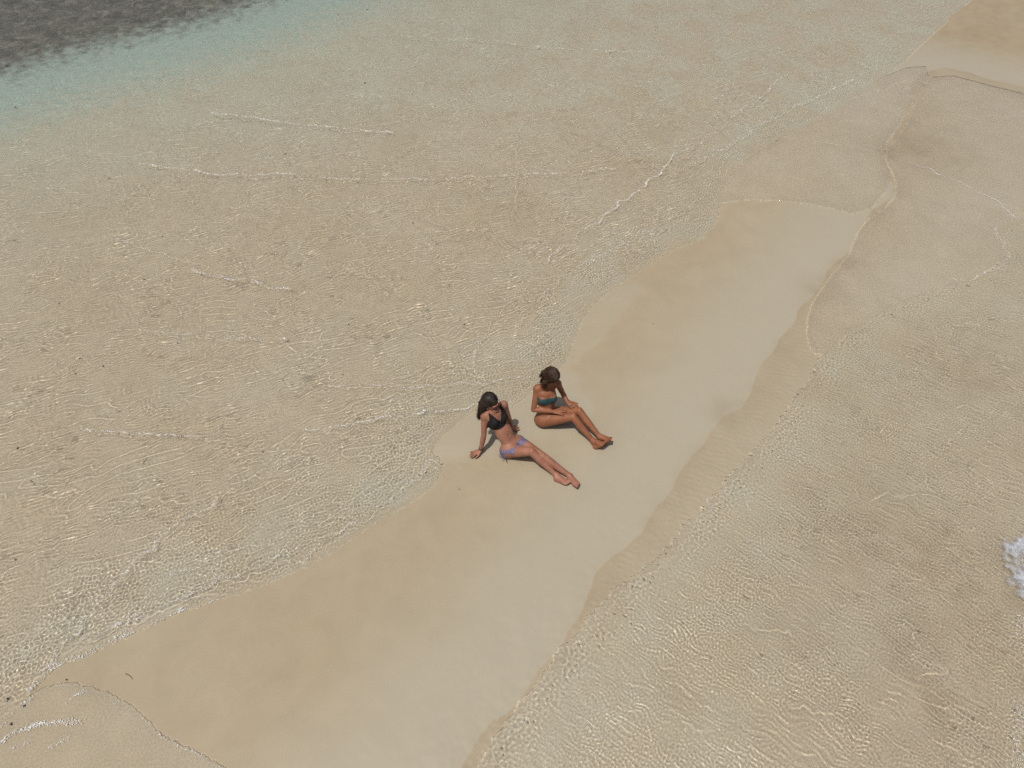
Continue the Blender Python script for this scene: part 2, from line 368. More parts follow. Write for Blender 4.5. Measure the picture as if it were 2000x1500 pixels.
damp = np.clip(damp * (1 - (sdL_ > 0)), 0, 1); silt = np.clip(silt * (1 - .6 * damp), 0, 1)
weed = sstep(.5, -1.2, sdW_ + .15 * sample(NM, XX2, YY2, .3, 44) + .12 * sample(NM, XX2, YY2, 1.3, 45, .4))
film_ = sstep(-.03, .12, sdF_) * (sdK_ <= 0); pale = pale * (1 - film_) + film_ * np.clip(.25 + .6 * sstep(.2, 1.2, sdF_), 0, 1)
wet = np.clip(sstep(-2.5, 0, sdF_) + (sdL_ > 0), 0, 1)
zs = sub(Zs).copy()
zs += film_ * 1.7 * (.0007 * sample(spectral(42, .06, .35), XX2, YY2, 1.1) + .0008 * sample(spectral(43, .075, .3, math.radians(70), .5), XX2, YY2))
zs += .0009 * sample(spectral(41, .09, .3, math.radians(100), .35), XX2, YY2) * (sdL_ > .2)
def soft_poly(pts, w_):
    pl = smooth_line(PL(pts + [pts[0]]), 1); out = np.zeros(XX2.shape); q_ = (XX2 > pl[:, 0].min() - .6) & (XX2 < pl[:, 0].max() + .6) & (YY2 > pl[:, 1].min() - .6) & (YY2 < pl[:, 1].max() + .6)
    x_, y_ = XX2[q_] + .03 * sample(NM, XX2[q_], YY2[q_]), YY2[q_]; d_, _ = seg_dist(x_, y_, pl); out[q_] = sstep(-w_, w_, np.where(inside(x_, y_, pl), np.abs(d_), -np.abs(d_))); return out
film_sheen = soft_poly(FILM_W, .13) + .7 * soft_poly(FILM_L, .06) + .6 * soft_poly(FILM_T, .06)  # wet sheen around the women, put into the colour instead of water
pale = np.clip(pale + .5 * film_sheen * (sdL_ <= 0), 0, 1)
pale = pale * (1 - .75 * sub(Wt > Zs))
sand = grid_mesh('sand', sx, sy, zs, sand_material(), dict(silt=silt, damp=damp, under=sub(Wt > Zs).astype(float), pale=pale, green=green, weed=weed, wet=wet))
sand['kind'] = 'structure'; sand.cycles.is_caustics_receiver = True
water = grid_mesh('water', XS, YS, Wt + wet_rip, water_material())
water['kind'] = 'structure'; water.cycles.is_caustics_caster = True
# ------------------------------------------------------------------ solid modelling of the two women
def V3(*a): return np.array(a, float)
def unit(v): v = np.asarray(v, float); return v / np.linalg.norm(v)
class Solid:
    """a distance field on a small grid; shapes are blended in and the surface pulled out as one mesh"""
    def __init__(s, lo, hi, h):
        s.h = h; s.lo = np.array(lo, float)
        s.n = np.ceil((np.array(hi) - lo) / h).astype(int) + 1
        s.ax = [np.float32(s.lo[i] + np.arange(s.n[i]) * h) for i in range(3)]
    def blank(s): return np.full(s.n, .5, np.float32)
    def box(s, lo, hi):
        a = np.clip(np.floor((lo - s.lo) / s.h).astype(int), 0, s.n - 1); b = np.clip(np.ceil((hi - s.lo) / s.h).astype(int) + 1, 1, s.n)
        sl = tuple(slice(a[i], b[i]) for i in range(3))
        return sl, np.meshgrid(*[s.ax[i][sl[i]] for i in range(3)], indexing='ij')
    @staticmethod
    def smin(a, b, k):
        if k <= 0: return np.minimum(a, b)
        h = np.maximum(k - np.abs(a - b), 0) / k
        return np.minimum(a, b) - h * h * k * .25
    def cone(s, f, a, b, ra, rb, k=.02):
        """round-ended tapering limb from a to b"""
        a = np.asarray(a, float); b = np.asarray(b, float); r = max(ra, rb) + k + .03
        sl, (X, Y, Z) = s.box(np.minimum(a, b) - r, np.maximum(a, b) + r)
        d = b - a; L = max(d @ d, 1e-9)
        t = np.clip(((X - a[0]) * d[0] + (Y - a[1]) * d[1] + (Z - a[2]) * d[2]) / L, 0, 1)
        q = np.sqrt((X - a[0] - t * d[0]) ** 2 + (Y - a[1] - t * d[1]) ** 2 + (Z - a[2] - t * d[2]) ** 2) - (ra + (rb - ra) * t)
        f[sl] = s.smin(f[sl], q.astype(np.float32), k)
    def egg(s, f, c, rad, fr=None, k=.02, cut=False):
        """ellipsoid with radii along the three axes of frame fr"""
        c = np.asarray(c, float); R = max(rad) + abs(k) + .03
        sl, (X, Y, Z) = s.box(c - R, c + R); fr = np.eye(3) if fr is None else fr
        dx, dy, dz = X - c[0], Y - c[1], Z - c[2]
        p = [(dx * fr[i][0] + dy * fr[i][1] + dz * fr[i][2]) for i in range(3)]
        k0 = np.sqrt(sum((p[i] / rad[i]) ** 2 for i in range(3))); k1 = np.sqrt(sum((p[i] / rad[i] ** 2) ** 2 for i in range(3))) + 1e-6
        q = (k0 * (k0 - 1) / k1).astype(np.float32)
        f[sl] = -s.smin(-f[sl], q, k) if cut else s.smin(f[sl], q, k)
    def chain(s, f, pts, rs, k=.02):
        for i in range(len(pts) - 1): s.cone(f, pts[i], pts[i + 1], rs[i], rs[i + 1], k)
    def mesh(s, f):
        """surface nets"""
        neg = f < 0
        cells = np.zeros(np.array(f.shape) - 1, bool)
        c8 = [neg[i:f.shape[0] - 1 + i, j:f.shape[1] - 1 + j, k:f.shape[2] - 1 + k] for i in (0, 1) for j in (0, 1) for k in (0, 1)]
        anyn = c8[0].copy(); alln = c8[0].copy()
        for c in c8[1:]: anyn |= c; alln &= c
        cells = anyn & ~alln; ijk = np.argwhere(cells)
        idx = np.full(cells.shape, -1, np.int32); idx[tuple(ijk.T)] = np.arange(len(ijk))
        acc = np.zeros((len(ijk), 3)); cnt = np.zeros(len(ijk))
        cor = np.array([(i, j, k) for i in (0, 1) for j in (0, 1) for k in (0, 1)])
        vals = np.stack([f[tuple((ijk + c).T)] for c in cor], 1)
        for a in range(8):
            for b in range(a + 1, 8):
                if np.abs(cor[a] - cor[b]).sum() != 1: continue
                va, vb = vals[:, a], vals[:, b]; m = (va < 0) != (vb < 0)
                t = (va[m] / (va[m] - vb[m]))[:, None]
                acc[m] += cor[a] * (1 - t) + cor[b] * t; cnt[m] += 1
        co = s.lo + (ijk + acc / cnt[:, None]) * s.h
        quads = []
        for ax in range(3):
            o1, o2 = [(1, 2), (2, 0), (0, 1)][ax]
            n0 = np.moveaxis(neg, ax, 0)
            ch = np.argwhere(np.moveaxis(n0[:-1] != n0[1:], 0, ax))
            ch = ch[(ch[:, o1] > 0) & (ch[:, o2] > 0) & (ch[:, o1] < f.shape[o1] - 1) & (ch[:, o2] < f.shape[o2] - 1)]
            e1 = np.zeros(3, int); e1[o1] = 1; e2 = np.zeros(3, int); e2[o2] = 1
            q = np.stack([idx[tuple((ch - e1 - e2).T)], idx[tuple((ch - e2).T)], idx[tuple(ch.T)], idx[tuple((ch - e1).T)]], 1)
            flip = ~neg[tuple(ch.T)]; q[flip] = q[flip][:, ::-1]; quads.append(q)
        return co, np.vstack(quads)
def relax(co, q, it=2):
    for _ in range(it):
        acc = np.zeros_like(co); n = np.zeros(len(co))
        for i in range(4):
            a, b = q[:, i], q[:, (i + 1) % 4]
            np.add.at(acc, a, co[b]); np.add.at(n, a, 1); np.add.at(acc, b, co[a]); np.add.at(n, b, 1)
        co = co * .5 + .5 * acc / n[:, None]
    return co
def solid_object(name, S, f, mat, parent=None, it=2, label=None):
    co, q = S.mesh(f); q = q[(q >= 0).all(1)]
    o = quad_mesh(name, relax(co, q, it), q, mat)
    if parent is not None: o.parent = parent
    if label: o['label'] = label
    return o
def tubes_object(name, paths, rad, mat, parent=None, sides=4):
    """many thin tapering strands as one mesh; paths = list of (n,3), rad = list of radii along"""
    cos, qs, base = [], [], 0
    for p, r in zip(paths, rad):
        p = np.asarray(p, float); n = len(p); t = np.gradient(p, axis=0); t /= np.linalg.norm(t, axis=1)[:, None] + 1e-9
        ref = V3(.31, .23, .92); a = np.cross(t, ref); a /= np.linalg.norm(a, axis=1)[:, None] + 1e-9; b = np.cross(t, a)
        r = np.broadcast_to(r, (n,))
        ang = np.arange(sides) * 2 * math.pi / sides
        ring = p[:, None] + r[:, None, None] * (a[:, None] * np.cos(ang)[None, :, None] + b[:, None] * np.sin(ang)[None, :, None])
        cos.append(ring.reshape(-1, 3)); i = np.arange(n - 1)[:, None] * sides; j = np.arange(sides)[None]
        q = np.stack([i + j, i + (j + 1) % sides, i + sides + (j + 1) % sides, i + sides + j], -1).reshape(-1, 4)
        qs.append(q + base); base += n * sides
    o = quad_mesh(name, np.vstack(cos), np.vstack(qs), mat)
    if parent is not None: o.parent = parent
    return o

def skin_material(name, base, deep):
    m, n, l, b = new_mat(name); tc = n.new('ShaderNodeTexCoord'); co = tc.outputs['Object']
    a = noise(n, l, co, 9, 3, .5); c = noise(n, l, co, 160, 2, .5)
    r = ramp(n, [(.3, deep), (.7, base)]); l.new(a.outputs['Fac'], r.inputs['Fac']); col = r.outputs['Color']
    f = ramp(n, [(.3, (.93, .92, .92)), (.7, (1.05, 1.05, 1.05))]); l.new(c.outputs['Fac'], f.inputs['Fac'])
    l.new(mix(n, l, 1.0, col, f.outputs['Color'], 'MULTIPLY'), b.inputs['Base Color'])
    b.inputs['Roughness'].default_value = .52; b.inputs['IOR'].default_value = 1.38
    b.inputs['Subsurface Weight'].default_value = .08; b.inputs['Subsurface Radius'].default_value = (1., .35, .2); b.inputs['Subsurface Scale'].default_value = .006
    bp = n.new('ShaderNodeBump'); bp.inputs['Strength'].default_value = .12; bp.inputs['Distance'].default_value = .002
    l.new(c.outputs['Fac'], bp.inputs['Height']); l.new(bp.outputs[0], b.inputs['Normal'])
    return m
def cloth_material(name, col, rough=.8, check=None):
    m, n, l, b = new_mat(name); tc = n.new('ShaderNodeTexCoord'); co = tc.outputs['Object']
    w = noise(n, l, co, 420, 2, .6); g = noise(n, l, co, 14, 3, .5)
    if check:
        ck = n.new('ShaderNodeTexChecker'); ck.inputs['Scale'].default_value = 190; ck.inputs['Color1'].default_value = (*col, 1); ck.inputs['Color2'].default_value = (*check, 1)
        l.new(co, ck.inputs['Vector']); c = ck.outputs['Color']
    else: c = col
    v = ramp(n, [(.3, (.8, .8, .8)), (.7, (1.15, 1.15, 1.15))]); l.new(g.outputs['Fac'], v.inputs['Fac'])
    l.new(mix(n, l, 1.0, c, v.outputs['Color'], 'MULTIPLY'), b.inputs['Base Color'])
    b.inputs['Roughness'].default_value = rough; b.inputs['Specular IOR Level'].default_value = .2
    bp = n.new('ShaderNodeBump'); bp.inputs['Strength'].default_value = .3; bp.inputs['Distance'].default_value = .001
    l.new(w.outputs['Fac'], bp.inputs['Height']); l.new(bp.outputs[0], b.inputs['Normal'])
    return m
def hair_material(name, dark, light):
    m, n, l, b = new_mat(name); tc = n.new('ShaderNodeTexCoord')
    w = noise(n, l, tc.outputs['Object'], 60, 4, .6, .5); r = ramp(n, [(.35, dark), (.7, light)]); l.new(w.outputs['Fac'], r.inputs['Fac'])
    l.new(r.outputs['Color'], b.inputs['Base Color']); b.inputs['Roughness'].default_value = .5; b.inputs['Specular IOR Level'].default_value = .28
    return m
def plain_material(name, col, rough=.4, metal=0.):
    m, n, l, b = new_mat(name); tc = n.new('ShaderNodeTexCoord'); w = noise(n, l, tc.outputs['Object'], 50, 3, .5)
    r = ramp(n, [(.3, tuple(c * .85 for c in col)), (.7, tuple(min(1, c * 1.1) for c in col))]); l.new(w.outputs['Fac'], r.inputs['Fac'])
    l.new(r.outputs['Color'], b.inputs['Base Color']); b.inputs['Roughness'].default_value = rough; b.inputs['Metallic'].default_value = metal
    return m

def frame(fwd, up):
    """rows: left, forward, up"""
    f = unit(fwd); u = np.asarray(up, float); u = unit(u - (u @ f) * f); return np.array([np.cross(u, f), f, u])
def build_hand(S, f, w, d, n, thumb, curl, spread=.16, size=1.0):
    """w wrist, d along the hand, n out of the back of the hand, thumb = +1/-1 side"""
    d = unit(d); n = unit(n - (n @ d) * d); s = np.cross(d, n) * thumb; z = size
    off = [.027, .009, -.009, -.026]; ln = [.070, .078, .073, .058]
    for i in range(4):
        kn = w + d * (.083 - .004 * abs(i - 1.2)) * z + s * off[i] * z
        S.cone(f, w + s * off[i] * .55 * z + d * .006, kn, .0145 * z, .0108 * z, .012)
    for i in range(4):
        kn = w + d * (.083 - .004 * abs(i - 1.2)) * z + s * off[i] * z
        a = (1.3 - i) * spread; dd = unit(d * math.cos(a) + s * math.sin(a)); p = kn; c = .08
        for j, (q, r0, r1) in enumerate(((.45, .0096, .0088), (.31, .0088, .0080), (.24, .0080, .0068))):
            c += curl * (.55, .8, .6)[j] + .06 * ((i * 7 + j * 3) % 3 - 1)
            e = p + (dd * math.cos(c) - n * math.sin(c)) * ln[i] * q * z
            S.cone(f, p, e, r0 * z, r1 * z, .0035); p = e
    b = w + d * .022 * z + s * .024 * z - n * .004
    t1 = b + unit(d * .75 + s * .62 - n * .12) * .040 * z; t2 = t1 + unit(d * .90 + s * .38 - n * .15) * .030 * z; t3 = t2 + unit(d * .97 + s * .12 - n * .2) * .022 * z
    S.cone(f, b, t1, .0155 * z, .0115 * z, .010); S.cone(f, t1, t2, .0112 * z, .0098 * z, .004); S.cone(f, t2, t3, .0098 * z, .0078 * z, .004)
def build_foot(S, f, ank, heel, ball, up, big, size=1.0):
    """heel and ball of the foot; up = out of the top of the foot; big = +1/-1 side of the big toe"""
    d = unit(ball - heel); up = unit(up - (up @ d) * d); s = np.cross(d, up) * big
    S.cone(f, ank, heel + up * .02, .033, .030, .02); S.cone(f, heel, heel + up * .018, .029, .027, .015)
    for o, r in ((.020, .020), (0, .018), (-.022, .017)):
        S.cone(f, ank + d * .015 - up * .012, ball + s * o + up * .004, .031, r, .02); S.cone(f, heel + s * o * .4, ball + s * o, .024, r * .9, .02)
    for i, (o, L, r) in enumerate(((.027, .050, .0135), (.009, .047, .0098), (-.006, .041, .0092), (-.020, .034, .0086), (-.033, .026, .0080))):
        a = ball + s * o + d * .004; m = a + (d + up * .18) * L * .6; S.cone(f, a, m, r * 1.05, r, .006); S.cone(f, m, m + (d - up * .12) * L * .55, r, r * .92, .004)
def build_head(S, f, c, H, neck):
    l, w, u = H; A = lambda a, b, g: c + l * a + w * b + u * g
    S.cone(f, neck, A(0, -.022, -.055), .050, .047, .02)
    S.egg(f, A(0, -.012, .022), (.073, .090, .086), H, .02); S.egg(f, A(0, .022, -.035), (.056, .062, .078), H, .03)
    S.egg(f, A(0, .058, -.092), (.026, .022, .022), H, .025)
    for sgn in (-1, 1):
        S.egg(f, A(.036 * sgn, .052, -.028), (.024, .026, .026), H, .02)                   # cheek
        S.egg(f, A(.075 * sgn, -.010, -.012), (.008, .017, .029), H, .008)                 # ear
        S.egg(f, A(.031 * sgn, .090, .004), (.017, .014, .011), H, .010, cut=True)         # eye socket
        S.egg(f, A(.031 * sgn, .072, .003), (.0125, .0125, .0125), H, .002)                # eyelid over the eyeball
        S.cone(f, A(.014 * sgn, .088, .023), A(.046 * sgn, .074, .022), .008, .006, .012)  # brow
    S.chain(f, [A(0, .082, .012), A(0, .096, -.018), A(0, .103, -.029)], [.0085, .0095, .0115], .010)
    for sgn in (-1, 1): S.egg(f, A(.010 * sgn, .092, -.031), (.008, .009, .007), H, .006)
    S.egg(f, A(0, .084, -.055), (.021, .011, .006), H, .005); S.egg(f, A(0, .083, -.066), (.018, .011, .0065), H, .005)

def joint(t, g): p = P(t[0], t[1], t[2] + g); return p
def arm(S, f, sh, el, wr):
    m = sh + (el - sh) * .35; q = el + (wr - el) * .3
    S.chain(f, [sh, m, el], [.042, .0385, .0325], 0); S.chain(f, [el, q, wr], [.0325, .0335, .0235], 0)
def leg(S, f, hip, kn, an, back):
    """back = direction of the calf side"""
    d = unit(kn - hip); S.chain(f, [hip, hip + (kn - hip) * .4, kn], [.088, .078, .050], 0)
    c = kn + (an - kn) * .33; S.chain(f, [kn, c, kn + (an - kn) * .7, an], [.050, .046, .036, .030], 0)
    S.cone(f, c + back * .014, kn + (an - kn) * .52 + back * .008, .042, .032, .015)
    S.egg(f, kn - back * .020, (.034, .034, .034), None, .012)

def torso(S, f, pel, chest, neck, rs, ls, front, lat, slim=1.0, bust=1.0):
    """pelvis, rib cage, shoulders, bust and seat; lat = towards her left"""
    up = unit(chest - pel); PF = frame(front, up); PF = np.array([unit(lat - (lat @ up) * up), unit(np.cross(up, unit(lat - (lat @ up) * up))), up])
    if PF[1] @ front < 0: PF[1] *= -1
    L, Fw, U = PF
    up2 = unit(neck - chest); sl = unit(ls - rs); CF = np.array([sl, unit(np.cross(up2, sl)), up2])
    if CF[1] @ front < 0: CF[1] *= -1
    S.egg(f, pel + U * .015, (.150, .098, .105), PF, .03)
    for sg in (-1, 1): S.egg(f, pel + L * .072 * sg - Fw * .045 - U * .03, (.082, .080, .085), PF, .04)
    S.cone(f, pel + U * .05 + L * .03, chest - CF[2] * .05 + CF[0] * .02, .074, .072, .02); S.cone(f, pel + U * .05 - L * .03, chest - CF[2] * .05 - CF[0] * .02, .074, .072, .02)
    S.egg(f, pel + (chest - pel) * .5 - Fw * .004, (.108 * slim, .072, .12), PF, .03)
    S.egg(f, chest - CF[2] * .01, (.128 * slim, .088, .135), CF, .05)
    S.egg(f, chest + CF[2] * .085, (.112, .068, .060), CF, .05)
    S.cone(f, rs - sl * -.01, ls - sl * .01, .040, .040, .05)
    for a in (rs, ls): S.egg(f, a, (.044, .044, .044), None, .02); S.cone(f, a * .75 + neck * .25, neck + (chest - neck) * -.1, .036, .040, .04)
    for sg in (-1, 1): S.egg(f, chest + CF[0] * .062 * sg + CF[1] * .064 + CF[2] * .014, (.056, .048 * bust, .054), CF, .025)
    S.egg(f, pel + (chest - pel) * .42 + Fw * .074, (.007, .010, .012), PF, .012, cut=True)
    return PF, CF

def build_person(kind, W, sand_z, skin, label):
    J = {k: joint(v, sand_z) for k, v in W.items() if k not in ('opts',)}
    pts = np.array(list(J.values())); S = Solid(pts.min(0) - .20, pts.max(0) + .22, .0042)
    S0 = S.blank(); hipm = (J['rhip'] + J['lhip']) / 2; front = unit((J['rank'] + J['lank']) / 2 - hipm); front[2] = 0; front = unit(front)
    lat = unit(J['lhip'] - J['rhip'])
    PF, CF = torso(S, S0, J['pelv'], J['chest'], J['neck'], J['rsh'], J['lsh'], front, lat, 1.0, W['opts'].get('bust', 1.0))
    hd = W['opts']; HF = frame(hd['face'], hd['crown']); build_head(S, S0, J['head'], HF, J['neck'])
    body = S0.copy()
    for sd, tsign in (('r', 1), ('l', -1)):
        F = S.blank(); arm(S, F, J[sd + 'sh'], J[sd + 'el'], J[sd + 'wr'])
        tip = J[sd + 'tip']; hn = hd[sd + '_hand']
        build_hand(S, F, J[sd + 'wr'], tip - J[sd + 'wr'], hn[0], hn[1], hn[2], hn[3])
        body = np.minimum(body, S.smin(S0, F, .03))
        F = S.blank(); ax = unit(J[sd + 'ank'] - J[sd + 'hip']); kd = J[sd + 'kn'] - J[sd + 'hip']; bk = unit(-(kd - (kd @ ax) * ax) + V3(0, 0, -.02))
        leg(S, F, J[sd + 'hip'], J[sd + 'kn'], J[sd + 'ank'], bk)
        ft = hd[sd + '_foot']; build_foot(S, F, J[sd + 'ank'], J[sd + 'heel'], J[sd + 'ball'], ft[0], ft[1])
        body = np.minimum(body, S.smin(S0, F, .045))
    o = solid_object('person', S, body, skin, None, 1)
    o['label'] = label; o['category'] = 'person'; o.cycles.is_caustics_receiver = True
    return o, S, body, J, PF, CF, HF
def local(S, c, Fr):
    X, Y, Z = np.meshgrid(*[a - np.float32(c[i]) for i, a in enumerate(S.ax)], indexing='ij', sparse=True)
    return [X * np.float32(Fr[i][0]) + Y * np.float32(Fr[i][1]) + Z * np.float32(Fr[i][2]) for i in range(3)]
def hair_cap(S, c, H, part, back_len=.0):
    f = S.blank(); l, w, u = H; A = lambda a, b, g: c + l * a + w * b + u * g
    S.egg(f, A(0, -.018, .026), (.083, .097, .093), H, .02); S.egg(f, A(0, -.045, -.02), (.076, .068, .085), H, .03)
    S.egg(f, A(0, .085, -.042), (.060, .062, .078), H, .012, cut=True)      # the face stays free
    return f, A

def scalp(A, y, alpha, side, e=1.0):
    """a point of the hair cap: y towards the face, alpha from the parting down the side"""
    y = min(max(y, -.112), .074); rr = math.sqrt(max(1 - ((y + .018) / .098) ** 2, .02))
    return A(side * .084 * rr * math.sin(alpha) * e, y, .026 + .094 * rr * math.cos(alpha) * e)
DOWN = V3(0, 0, -1)
def bend(pts, it=3):
    return smooth_line(np.array(pts, float), it)
def strands(rs, n, ctl, r0, wave=0.0, seed=1):
    g = np.random.default_rng(seed); paths, rad = [], []
    for i in range(n):
        p = bend(ctl(g), 3)
        if wave:
            t = np.linspace(0, 1, len(p))[:, None]; ph = g.uniform(0, 6.28, 3)
            p = p + wave * t * np.sin(t * g.uniform(14, 24) + ph[None, :])
        paths.append(p); tt = np.linspace(0, 1, len(p)); rad.append(r0 * g.uniform(.7, 1.2) * (1 - .75 * tt ** 2) + .0002)
    return paths, rad
def ground_at(px, py):
    p = P(px, py, .02); z, w, _ = fields(np.array([[p[0]]]), np.array([[p[1]]])); return float(z[0, 0]), float(w[0, 0])

# ---- first woman, leaning back on her hands
gz, gw = ground_at(1000, 890)
print('ground', gz, gw)
G1 = gz - .006
POSE1 = dict(head=(959,784,.745),neck=(963,803,.60),rsh=(946,812,.54),lsh=(984,790,.55),rel=(945,850,.29),rwr=(939,879,.060),rtip=(918,889,.022),
 lel=(994,817,.30),lwr=(1000,838,.052),ltip=(1005,835,.022),
 chest=(969,816,.475),waist=(987,845,.26),pelv=(1000,872,.115),rhip=(993,880,.105),lhip=(1012,864,.105),
 rkn=(1038,882,.265),rank=(1085,927,.060),rheel=(1087,936,.030),rball=(1103,941,.055),lkn=(1060,891,.215),lank=(1112,929,.062),lheel=(1114,937,.030),lball=(1124,944,.075),
 opts=dict(face=(.72,-.60,-.30), crown=(-.22,.12,1), r_hand=((.1,.1,1),-1,.10,.20), l_hand=((-.1,0,1),1,.15,.12), r_foot=((-.35,.25,1),-1), l_foot=((-.5,.35,1),1)))
skin1 = skin_material('sunned_skin', (.315,.150,.098), (.250,.108,.068))
w1, S, body, J, PF, CF, HF = build_person('a', POSE1, G1, skin1,
    'woman in black bikini top and purple briefs leaning back on her hands')
a, b, g = local(S, J['chest'], CF); aa = np.abs(a)
front = np.maximum(.55 * (g - .012) - aa, aa - (.140 - .32 * np.maximum(g, 0)))
reg = np.maximum(np.maximum(-(g + .086), aa - .142), np.where(b > -.01, front, g - .005)); reg = np.maximum(reg, g - .155)
solid_object('bikini_top', S, np.maximum(body - .0046, reg * .8).astype(np.float32), cloth_material('black_knit', (.012, .012, .013), .75), w1)
a, b, g = local(S, J['pelv'], PF); aa = np.abs(a)
reg = np.maximum(np.maximum(g - .060 + .10 * np.clip(b, 0, .1), np.where(b > 0, aa * .62 - .086 - g, aa * .35 - .115 - g)), np.maximum(b - .165, aa - .19))
bot1 = solid_object('bikini_bottom', S, np.maximum(body - .0046, reg * .8).astype(np.float32), cloth_material('purple_check', (.085, .062, .130), .8, (.215, .19, .25)), w1)
L, Fw, U = PF; tie = J['pelv'] - L * .160 + Fw * .01 + U * .022
loops = []
for k, (dx, dy, ln) in enumerate(((-.045, .03, .05), (.035, .03, .045), (-.02, .07, .06), (.02, .075, .07))):
    o1 = -L * .02 + Fw * dx
    if k < 2: loops.append(bend([tie, tie + o1 - U * .01, tie + o1 * 1.7 - U * ln * .7, tie + o1 * .9 - U * ln, tie - U * .005 - L * .006], 3))
    else: loops.append(bend([tie, tie - L * .018 + Fw * dx * .6 - U * .03, tie - L * .02 + Fw * dx - U * dy, tie - L * .03 + Fw * dx * 1.8 - U * (dy + .03)], 3))
tubes_object('side_tie', loops, [.0034] * len(loops), plain_material('tie_cord', (.10, .09, .22), .8), bot1, 6)
c = J['head']; f, A = hair_cap(S, c, HF, 0)
bun = P(941, 800, .60 + G1); tip = P(936, 814, .50 + G1)
S.cone(f, A(-.022, -.040, .01), A(-.044, -.050, -.070), .080, .062, .03); S.cone(f, A(-.044, -.050, -.070), bun, .060, .046, .03); S.cone(f, bun, tip, .044, .016, .03)
S.cone(f, A(.045, -.045, .0), A(.035, -.07, -.08), .050, .030, .03)
hm1 = hair_material('dark_brown_hair', (.010, .007, .006), (.032, .020, .014))
h1 = solid_object('hair', S, f, hm1, w1)
TAIL = lambda gn, x0: [bun + gn.normal(0, .030, 3), tip + gn.normal(0, .014, 3) + DOWN * gn.uniform(-.02, .03)]
def ctl(gn):
    if gn.random() < .36:
        x0 = gn.uniform(-1, 1); e = gn.uniform(.98, 1.06); arc = [A(.070 * x0 * math.sin(.5 + .5 * b_) * e, -.018 - .100 * math.sin(b_) * e * math.sqrt(1 - .6 * x0 * x0), .026 + .096 * math.cos(b_) * e * math.sqrt(1 - .45 * x0 * x0)) for b_ in (-.5, .1, .7, 1.3, 1.9)]
        return arc + TAIL(gn, x0)
    s = -1 if gn.random() < .68 else 1; y0 = gn.uniform(-.10, .055); e = gn.uniform(.97, 1.07)
    if s < 0: q = [scalp(A, y0, 0, s, e), scalp(A, y0, .8, s, e), scalp(A, y0 * .9 - .005, 1.5, s, e), A(-.090 * e, -.035 + y0 * .75, -.06), A(-.085, -.055 + y0 * .5, -.10), bun + gn.normal(0, .026, 3), tip + gn.normal(0, .014, 3) + DOWN * gn.uniform(-.02, .04)]
    else: q = [scalp(A, y0, 0, s, e), scalp(A, y0, .8, s, e), scalp(A, y0 * .9 - .01, 1.5, s, e), A(.070 * e, -.075, -.06), A(.02, -.095, -.11) + gn.normal(0, .01, 3)]
    return q
tubes_object('hair_strand_layer', *strands(None, 900, ctl, .0021, .004, 3), hm1, h1, 3)
sg_m = plain_material('brown_lens', (.020, .012, .012), .12)
gl = tubes_object('sunglasses', [bend([A(-.080, -.01, .004), A(-.078, .05, .010), A(-.062, .094, .012), A(-.030, .108, .014), A(0, .112, .012), A(.030, .108, .014), A(.062, .094, .012), A(.078, .05, .010), A(.080, -.01, .004)], 2)], [.0030], plain_material('dark_frame', (.02, .012, .010), .3), w1, 6)
LS = Solid(c - .17, c + .17, .003)
for sg in (-1, 1):
    lf = LS.blank(); Fr = frame(HF[1] + HF[0] * .30 * sg, HF[2]); LS.egg(lf, A(.034 * sg, .103, .000), (.028, .0055, .023), Fr, .0); solid_object('lens', LS, lf, sg_m, gl)
wr = J['rwr']; ad = unit(J['rel'] - J['rwr'])
n1 = unit(np.cross(ad, V3(.3, .5, .2))); n2 = np.cross(ad, n1); th = np.linspace(0, 2 * math.pi, 25)[:, None]
for k, (dd, col) in enumerate(((.016, (.03, .022, .018)), (.027, (.16, .10, .05)), (.036, (.05, .035, .03)))):
    tubes_object('bracelet', [wr + ad * dd + (n1 * np.cos(th) + n2 * np.sin(th)) * .0275], [.0040 if k != 1 else .003], plain_material('bracelet_band', col, .5), w1, 6)

# ---- second woman, sitting up with her hands on her knees
gz, gw = ground_at(1080, 825); G2 = gz - .006
POSE2 = dict(head=(1078,735,.835),neck=(1068,752,.635),rsh=(1049,759,.56),lsh=(1089,749,.57),rel=(1042,800,.32),rwr=(1082,804,.305),rtip=(1109,806,.328),
 lel=(1099,768,.37),lwr=(1108,785,.328),ltip=(1123,790,.338),
 chest=(1067,776,.435),waist=(1066,796,.28),pelv=(1068,814,.115),rhip=(1062,821,.105),lhip=(1082,807,.105),
 rkn=(1119,814,.285),rank=(1158,861,.082),rheel=(1164,873,.032),rball=(1176,868,.125),lkn=(1131,803,.295),lank=(1171,853,.098),lheel=(1178,865,.034),lball=(1189,859,.135),
 opts=dict(bust=.8, face=(.50,-.50,-.62), crown=(.05,0,1), r_hand=((.0,-.15,1),-1,.14,.17), l_hand=((.1,0,1),1,.22,.13), r_foot=((-.6,.45,.6),-1), l_foot=((-.6,.45,.6),1)))
skin2 = skin_material('tanned_skin', (.265,.108,.055), (.210,.080,.038))
w2, S, body, J, PF, CF, HF = build_person('b', POSE2, G2, skin2,
    'woman in dark teal bandeau sitting up, head bowed, both hands on her knees')
a, b, g = local(S, J['chest'], CF); aa = np.abs(a)
arms_off = aa - .128
reg = np.maximum(np.maximum(-(g + .042), g - np.where(b > 0, .056, .02)), arms_off)
solid_object('bikini_top', S, np.maximum(body - .0046, reg * .9).astype(np.float32), cloth_material('teal_cloth', (.030, .062, .066), .7), w2)
a, b, g = local(S, J['pelv'], PF); aa = np.abs(a)
reg = np.maximum(np.maximum(g - .045, np.where(b > 0, np.minimum(aa * 1.7, .124) - .088 - g, np.minimum(aa * 1.3, .124) - .095 - g)), np.maximum(b - .115, aa - .095))
